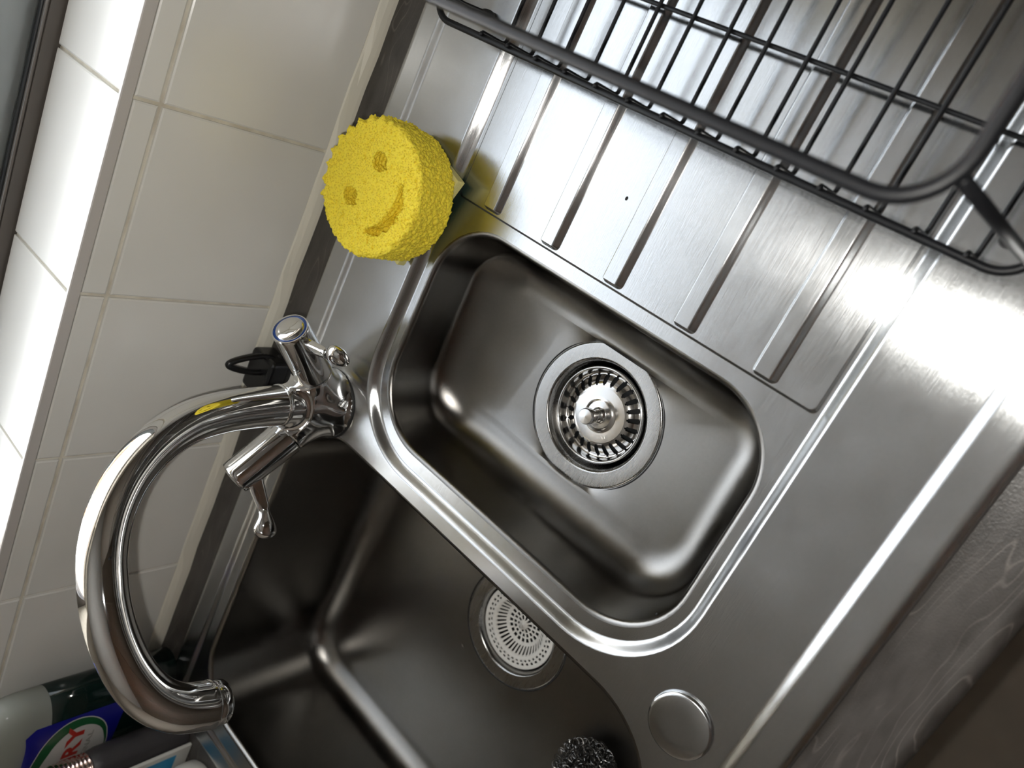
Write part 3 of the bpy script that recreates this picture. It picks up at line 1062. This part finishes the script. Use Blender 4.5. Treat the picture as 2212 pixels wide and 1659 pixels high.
# ------------------------------------------------------------------ black wire dish rack
rk = empty('dish_rack', (0.145, -0.30, 0.0), 'black coated wire dish rack standing on the drainer', 'dish rack')
RX0, RX1 = 0.0203, 0.258
def ring3(x0, x1, y0, y1, r, z, ns=(24, 36)):
    P, _ = rrect(x0, x1, y0, y1, r, 10, ns)
    return [(p[0], p[1], z) for p in P]
ZRL, ZRU = 0.034, 0.180
tube('lower_rail', ring3(RX0, RX1, -0.5085, -0.0875, 0.018, ZRL), 0.00235, M_BLACKWIRE, rk, 12, True)
tube('upper_rail', ring3(RX0, RX1, -0.4895, -0.1065, 0.024, ZRU), 0.0031, M_BLACKWIRE, rk, 14, True)
ZFW = 0.0105
ys = [-0.1420 - 0.02615 * k for k in range(14)]
def wire_pts(y):
    xa, xb = 0.0232, RX1 - 0.0029
    def hook(x, s):
        return [(x - s * 0.0026, y, ZRL + 0.0034), (x - s * 0.0008, y, ZRL + 0.0036), (x, y, ZRL + 0.0026), (x, y, ZFW + 0.0045), (x + s * 0.0006, y, ZFW + 0.0018), (x + s * 0.0020, y, ZFW + 0.0004), (x + s * 0.0045, y, ZFW)]
    return hook(xa, 1) + hook(xb, -1)[::-1]
w0 = None
for y in ys:
    if w0 is None:
        w0 = tube('floor_wire', wire_pts(y), 0.00145, M_BLACKWIRE, rk, 8)
    else:
        o = w0.copy(); COL.objects.link(o); o.location = (0, y - ys[0], 0)
for x in (0.0822, 0.1640, 0.2300):
    tube('cross_wire', [(x, -0.5062, ZRL + 0.001), (x, -0.5055, ZFW + 0.002), (x, -0.5030, ZFW - 0.0024), (x, -0.498, ZFW - 0.0029), (x, -0.30, ZFW - 0.0029), (x, -0.098, ZFW - 0.0029), (x, -0.093, ZFW - 0.0024), (x, -0.0905, ZFW + 0.002), (x, -0.0898, ZRL + 0.001)], 0.00155, M_BLACKWIRE, rk, 8)
for (xa, ya), (xb, yb) in (((0.0345, -0.4895), (0.0295, -0.5080)), ((0.244, -0.4895), (0.249, -0.5080)), ((0.0345, -0.1065), (0.0295, -0.0880)), ((0.244, -0.1065), (0.249, -0.0880))):
    tube('post', [(xa, ya, ZRU - 0.001), ((xa + xb) / 2, (ya + yb) / 2, (ZRU + ZRL) / 2), (xb, yb, ZRL)], 0.0029, M_BLACKWIRE, rk, 12)
for x, y in ((0.0375, -0.4885), (0.236, -0.4885), (0.0375, -0.1100), (0.236, -0.1100)):
    lathe('foot', [(0.0024, 0.0), (0.0033, 0.0003), (0.0036, 0.004), (0.0028, 0.0085), (0.0018, 0.0110), (0.0, 0.0112)], M_RUBBER, rk, origin=(x, y, 0.0003), seg=20)
    tube('foot_wire', [(x, y, ZFW), (x, -0.5060 if y < -0.3 else -0.0900, ZFW), (x, -0.5080 if y < -0.3 else -0.0880, ZRL)], 0.0015, M_BLACKWIRE, rk, 8)

# ------------------------------------------------------------------ black dish brush behind the tap
br = empty('dish_brush', (-0.315, -0.030, ZW), 'black plastic dish brush with a hanging loop standing behind the tap', 'brush')
box('brush_head', -0.342, -0.302, -0.0430, -0.0085, ZW + 0.0002, ZW + 0.024, M_BLACKPL, br, 0.004, 3)
lp = []
for i in range(40):
    a = 2 * PI * i / 40
    s_ = 0.5 - 0.5 * math.cos(a)         # 0 at the foot, 1 at the tip
    lp.append((s_, math.sin(a)))
pts = []
A = Vector((-0.3095, -0.0300, 0.006)); B = Vector((-0.3120, -0.0265, 0.0530)); sd = Vector((1, 0.1, 0.10)).normalized()
for s_, w_ in lp:
    pts.append(A + (B - A) * s_ + sd * (w_ * 0.0105 * (1 - 0.55 * s_)))
V, Fc = tube_data(pts, 0.0029, 10, True)
child(link('hanging_loop', mesh('hanging_loop', V, Fc), M_BLACKPL, None, True), br)
lathe('loop_foot', [(0.0085, 0.0), (0.0085, 0.004), (0.006, 0.008), (0.004, 0.010), (0.0, 0.011)], M_BLACKPL, br, origin=(-0.3095, -0.0300, 0.0), seg=24)

# ------------------------------------------------------------------ washing up bottle in the corner
BX, BY, BA, BB = -0.7250, -0.0305, 0.0550, 0.0265
def bottle_surf(s, z, off=0.0):
    """point on the oval bottle front; s = angle from straight front (-Y), towards +X"""
    k = 1.0 if z < 0.150 else max(0.35, 1.0 - ((z - 0.150) / 0.05) ** 2 * 0.65)
    e = 2.3
    c, sn = math.cos(s), math.sin(s)
    x = (BA * k + off) * math.copysign(abs(sn) ** (2 / e), sn)
    y = -(BB * k + off) * math.copysign(abs(c) ** (2 / e), c)
    return Vector((BX + x, BY + y, z))
bot = empty('washing_up_bottle', (BX, BY, ZW), 'dark green washing up liquid bottle with blue and green label against the tiles', 'bottle')
M_LIQ = mat('dark_green_liquid', (0.004, 0.014, 0.012), 0.10)
M_CLEAR = mat('clear_grey_plastic', (0.55, 0.57, 0.52), 0.12, 0.0, **{'Transmission Weight': 0.55, 'IOR': 1.15})
def bottle_part(name, zs, material, cap_top=False, cap_bot=False):
    sg = 64
    V, Fc = [], []
    for z in zs:
        for k in range(sg):
            V.append(bottle_surf(2 * PI * k / sg, z))
    for i in range(len(zs) - 1):
        for k in range(sg):
            k2 = (k + 1) % sg
            Fc.append((i * sg + k, i * sg + k2, (i + 1) * sg + k2, (i + 1) * sg + k))
    if cap_bot: Fc.append(tuple(range(sg - 1, -1, -1)))
    if cap_top: Fc.append(tuple((len(zs) - 1) * sg + k for k in range(sg)))
    return child(link(name, mesh(name, V, Fc), material, None, True), bot)
bottle_part('liquid_body', [ZR + 0.0003, 0.03, 0.06, 0.09, 0.128], M_LIQ, True, True)
bottle_part('clear_shoulder', [0.1282, 0.14, 0.150, 0.158, 0.166, 0.174, 0.182, 0.190, 0.198], M_CLEAR, True, False)
lathe('cap', [(0.0130, 0.198), (0.0135, 0.205), (0.0130, 0.225), (0.0085, 0.230), (0.0080, 0.245), (0.0, 0.246)], mat('blue_cap', (0.02, 0.05, 0.4), 0.3), bot, origin=(BX, BY, 0), seg=32)
def wrap_poly(name, poly, off, material, parent):
    """fill a polygon in (s, z) label space (mm along the front, mm up) and wrap it on the bottle"""
    vs = [Vector(p) for p in poly]; n0 = len(vs)
    ed_ = [(i, (i + 1) % n0) for i in range(n0)]
    xs_ = [p[0] for p in poly]; zs_ = [p[1] for p in poly]
    gx = np.arange(min(xs_), max(xs_), 2.5); gz = np.arange(min(zs_), max(zs_), 6)
    for a in gx:
        for b in gz:
            if inside((a, b), poly): vs.append(Vector((a, b)))
    r_v, _, r_f, _, _, _ = delaunay_2d_cdt(vs, ed_, [], 0, 1e-5)
    F2 = []
    for f_ in r_f:
        c = (r_v[f_[0]] + r_v[f_[1]] + r_v[f_[2]]) / 3
        if inside(c, poly): F2.append(tuple(f_))
    V_ = [wrap_pt(p.x, p.y, off) for p in r_v]
    me = mesh(name, V_, F2)
    o = child(link(name, me, material, None, True), parent)
    return o
def wrap_pt(s, z, off):
    return bottle_surf((s * 1.12 - 11.0) / 1000 / 0.040, (103 + (z - 103) * 1.04) / 1000, off)
def ell(cx_, cz_, a, b, n_=48, a0=0, a1=360):
    return [(cx_ + a * math.cos(math.radians(a0 + (a1 - a0) * i / n_)), cz_ + b * math.sin(math.radians(a0 + (a1 - a0) * i / n_))) for i in range(n_)]
M_LBLUE = mat('label_blue', (0.006, 0.008, 0.24), 0.35)
M_LGREEN = mat('label_green', (0.008, 0.10, 0.03), 0.35)
M_LWHITE = mat('label_white', (0.60, 0.60, 0.58), 0.35)
M_LRED = mat('label_red', (0.50, 0.025, 0.015), 0.35)
M_LGREY = mat('label_grey', (0.30, 0.30, 0.28), 0.35)
lab = wrap_poly('label', [(-26, 60), (26, 56), (31, 60), (31, 140), (26, 148), (-26, 148), (-31, 140), (-31, 64)], 0.0003, M_LBLUE, bot)
def lchild(name, poly, off, m_):
    o = wrap_poly(name, poly, off, m_, None) if False else None
    vs = wrap_poly(name, poly, off, m_, bot)
    bpy.context.view_layer.update()
    vs.parent = lab
    vs.matrix_parent_inverse = (bot.matrix_basis @ lab.matrix_parent_inverse @ lab.matrix_basis).inverted() if False else Matrix.Identity(4)
    return vs
lchild('label_edge', ell(-4, 103, 32.5, 35.5), 0.0005, M_LWHITE)
lchild('label_green_field', ell(-4, 103, 31.7, 34.7), 0.0006, M_LGREEN)
lchild('label_oval', ell(-6, 99, 27, 29.5), 0.0008, M_LWHITE)
def wrap_text(name, body_, size, cx_, cz_, off, m_, bold=0.0, shear=0.0):
    tv, tf = text_mesh(body_, size, 0.0, bold)
    V_ = [wrap_pt(cx_ + v[0] + shear * v[1], cz_ + v[1], off) for v in tv]
    o = child(link(name, mesh(name, V_, tf), m_), bot)
    o.parent = lab; o.matrix_parent_inverse = Matrix.Identity(4)
    return o
wrap_text('brand_word', 'FAIRY', 20, -4.5, 96.0, 0.0010, M_LRED, 0.75)
wrap_text('variety_word', 'ORIGINAL', 7.0, -2.0, 86.0, 0.0010, M_LGREY, 0.1)

# ------------------------------------------------------------------ grey pump bottle, white packet, white tub
gb = empty('grey_soap_bottle', (-0.7415, -0.0805, ZW), 'matte dark grey soap bottle with ribbed collar in front of the green bottle', 'bottle')
O = (-0.7415, -0.0805, ZW)
M_GREYB = mat('matte_dark_grey', (0.045, 0.042, 0.045), 0.45)
n = NT(M_GREYB); n.bump(n.noise(n.coord((1, 1, 0.15)), 900.0, 2.0), 0.3, 0.0006)
auto_smooth(lathe('body', [(0.0, 0.0003), (0.0155, 0.0003), (0.0175, 0.002), (0.0178, 0.006), (0.0178, 0.090), (0.0165, 0.096), (0.0150, 0.099), (0.0, 0.099)], M_GREYB, gb, origin=O, seg=40), 40)
pr2 = []
for k in range(9):
    z = 0.099 + k * 0.0038
    pr2 += [(0.0138, z), (0.0160, z + 0.0010), (0.0162, z + 0.0022), (0.0140, z + 0.0034)]
lathe('ribbed_collar', pr2 + [(0.0, pr2[-1][1] + 0.001)], mat('bronze_chrome', (0.55, 0.42, 0.38), 0.15, 1.0), gb, origin=O, seg=40)
lathe('pump_stem', [(0.0045, 0.134), (0.0045, 0.154), (0.010, 0.155), (0.010, 0.162), (0.0, 0.163)], M_GREYB, gb, origin=O, seg=24)

pk = empty('white_packet', (-0.80, -0.1015, ZW), 'white packet with blue label standing beside the grey soap bottle', 'packet')
pkb = box('packet_body', -0.855, -0.7375, -0.1035, -0.0995, ZW + 0.0003, 0.085, mat('packet_white', (0.70, 0.70, 0.66), 0.5), pk, 0.0012, 2)
lb = box('packet_label', -0.848, -0.7445, -0.1040, -0.1036, 0.013, 0.078, mat('packet_blue', (0.04, 0.30, 0.55), 0.4), pk)
for k, (a, b, c, d) in enumerate(((-0.835, -0.780, 0.030, 0.038), (-0.835, -0.792, 0.046, 0.052))):
    box('print_bar', a, b, -0.1043, -0.1041, c, d, mat('packet_ink', (0.02, 0.08, 0.22), 0.4), pk)

tb = lathe('white_tub', [(0.030, 0.0003), (0.0315, 0.002), (0.0320, 0.010), (0.0318, 0.018), (0.0300, 0.0235), (0.0255, 0.0270), (0.0150, 0.0290), (0.0, 0.0295)], mat('white_glossy_plastic', (0.68, 0.67, 0.63), 0.3), None, origin=(-0.7690, -0.1380, ZW), seg=64)
tag(tb, 'rounded white plastic tub standing by the left rim of the sink', 'tub')

# ------------------------------------------------------------------ metal wool scourer in the big bowl
V, Fc = [], []
cc = Vector((-0.4930, -0.4350, -0.1295))
for s_ in range(150):
    # each strand: a little helix following a random arc inside the ball
    d0 = Vector(rng.normal(size=3)).normalized(); d1 = Vector(rng.normal(size=3)); d1 = (d1 - d0 * d1.dot(d0)).normalized()
    d2 = d0.cross(d1)
    ph = rng.uniform(0, 6.28); R0 = rng.uniform(0.55, 1.0); turns = rng.uniform(5, 9); span = rng.uniform(1.2, 2.6)
    pts = []
    npt = int(turns * 9)
    for i in range(npt):
        t = i / npt
        a = ph + span * t
        bs = (d0 * math.cos(a) + d1 * math.sin(a)) * R0
        tn = (-d0 * math.sin(a) + d1 * math.cos(a))
        o_ = (bs.normalized() * math.cos(2 * PI * turns * t) + d2 * math.sin(2 * PI * turns * t)) * 0.10
        p = bs + o_
        pts.append(cc + Vector((p.x * 0.034, p.y * 0.031, p.z * 0.0175)))
    v_, f_ = tube_data(pts, 0.00028, 3)
    b = len(V); V += v_; Fc += [tuple(b + i for i in q_) for q_ in f_]
wl = link('metal_scourer', mesh('metal_scourer', V, Fc), mat('dark_wire_wool', (0.16, 0.155, 0.15), 0.25, 1.0))
tag(wl, 'black curly metal wire scourer lying in the big bowl', 'scourer')

# a few crumbs on the steel
M_CRUMB = mat('crumb_black', (0.01, 0.01, 0.01), 0.7)
for x, y, z, r in ((-0.0315, -0.2785, ZD, 0.0011), (-0.253, -0.4405, -0.0020, 0.0010)):
    V_, F_ = lathe_data([(0.0, 0.0), (r, 0.0002), (r * 0.8, r * 0.6), (0.0, r * 0.8)], 7, (x, y, z + 0.0001), sx=1.4, sy=0.8)
    tag(link('crumb', mesh('crumb', V_, F_), M_CRUMB), 'tiny black crumb on the drainer' if z == ZD else 'tiny black crumb on the rim of the small bowl', 'crumb')
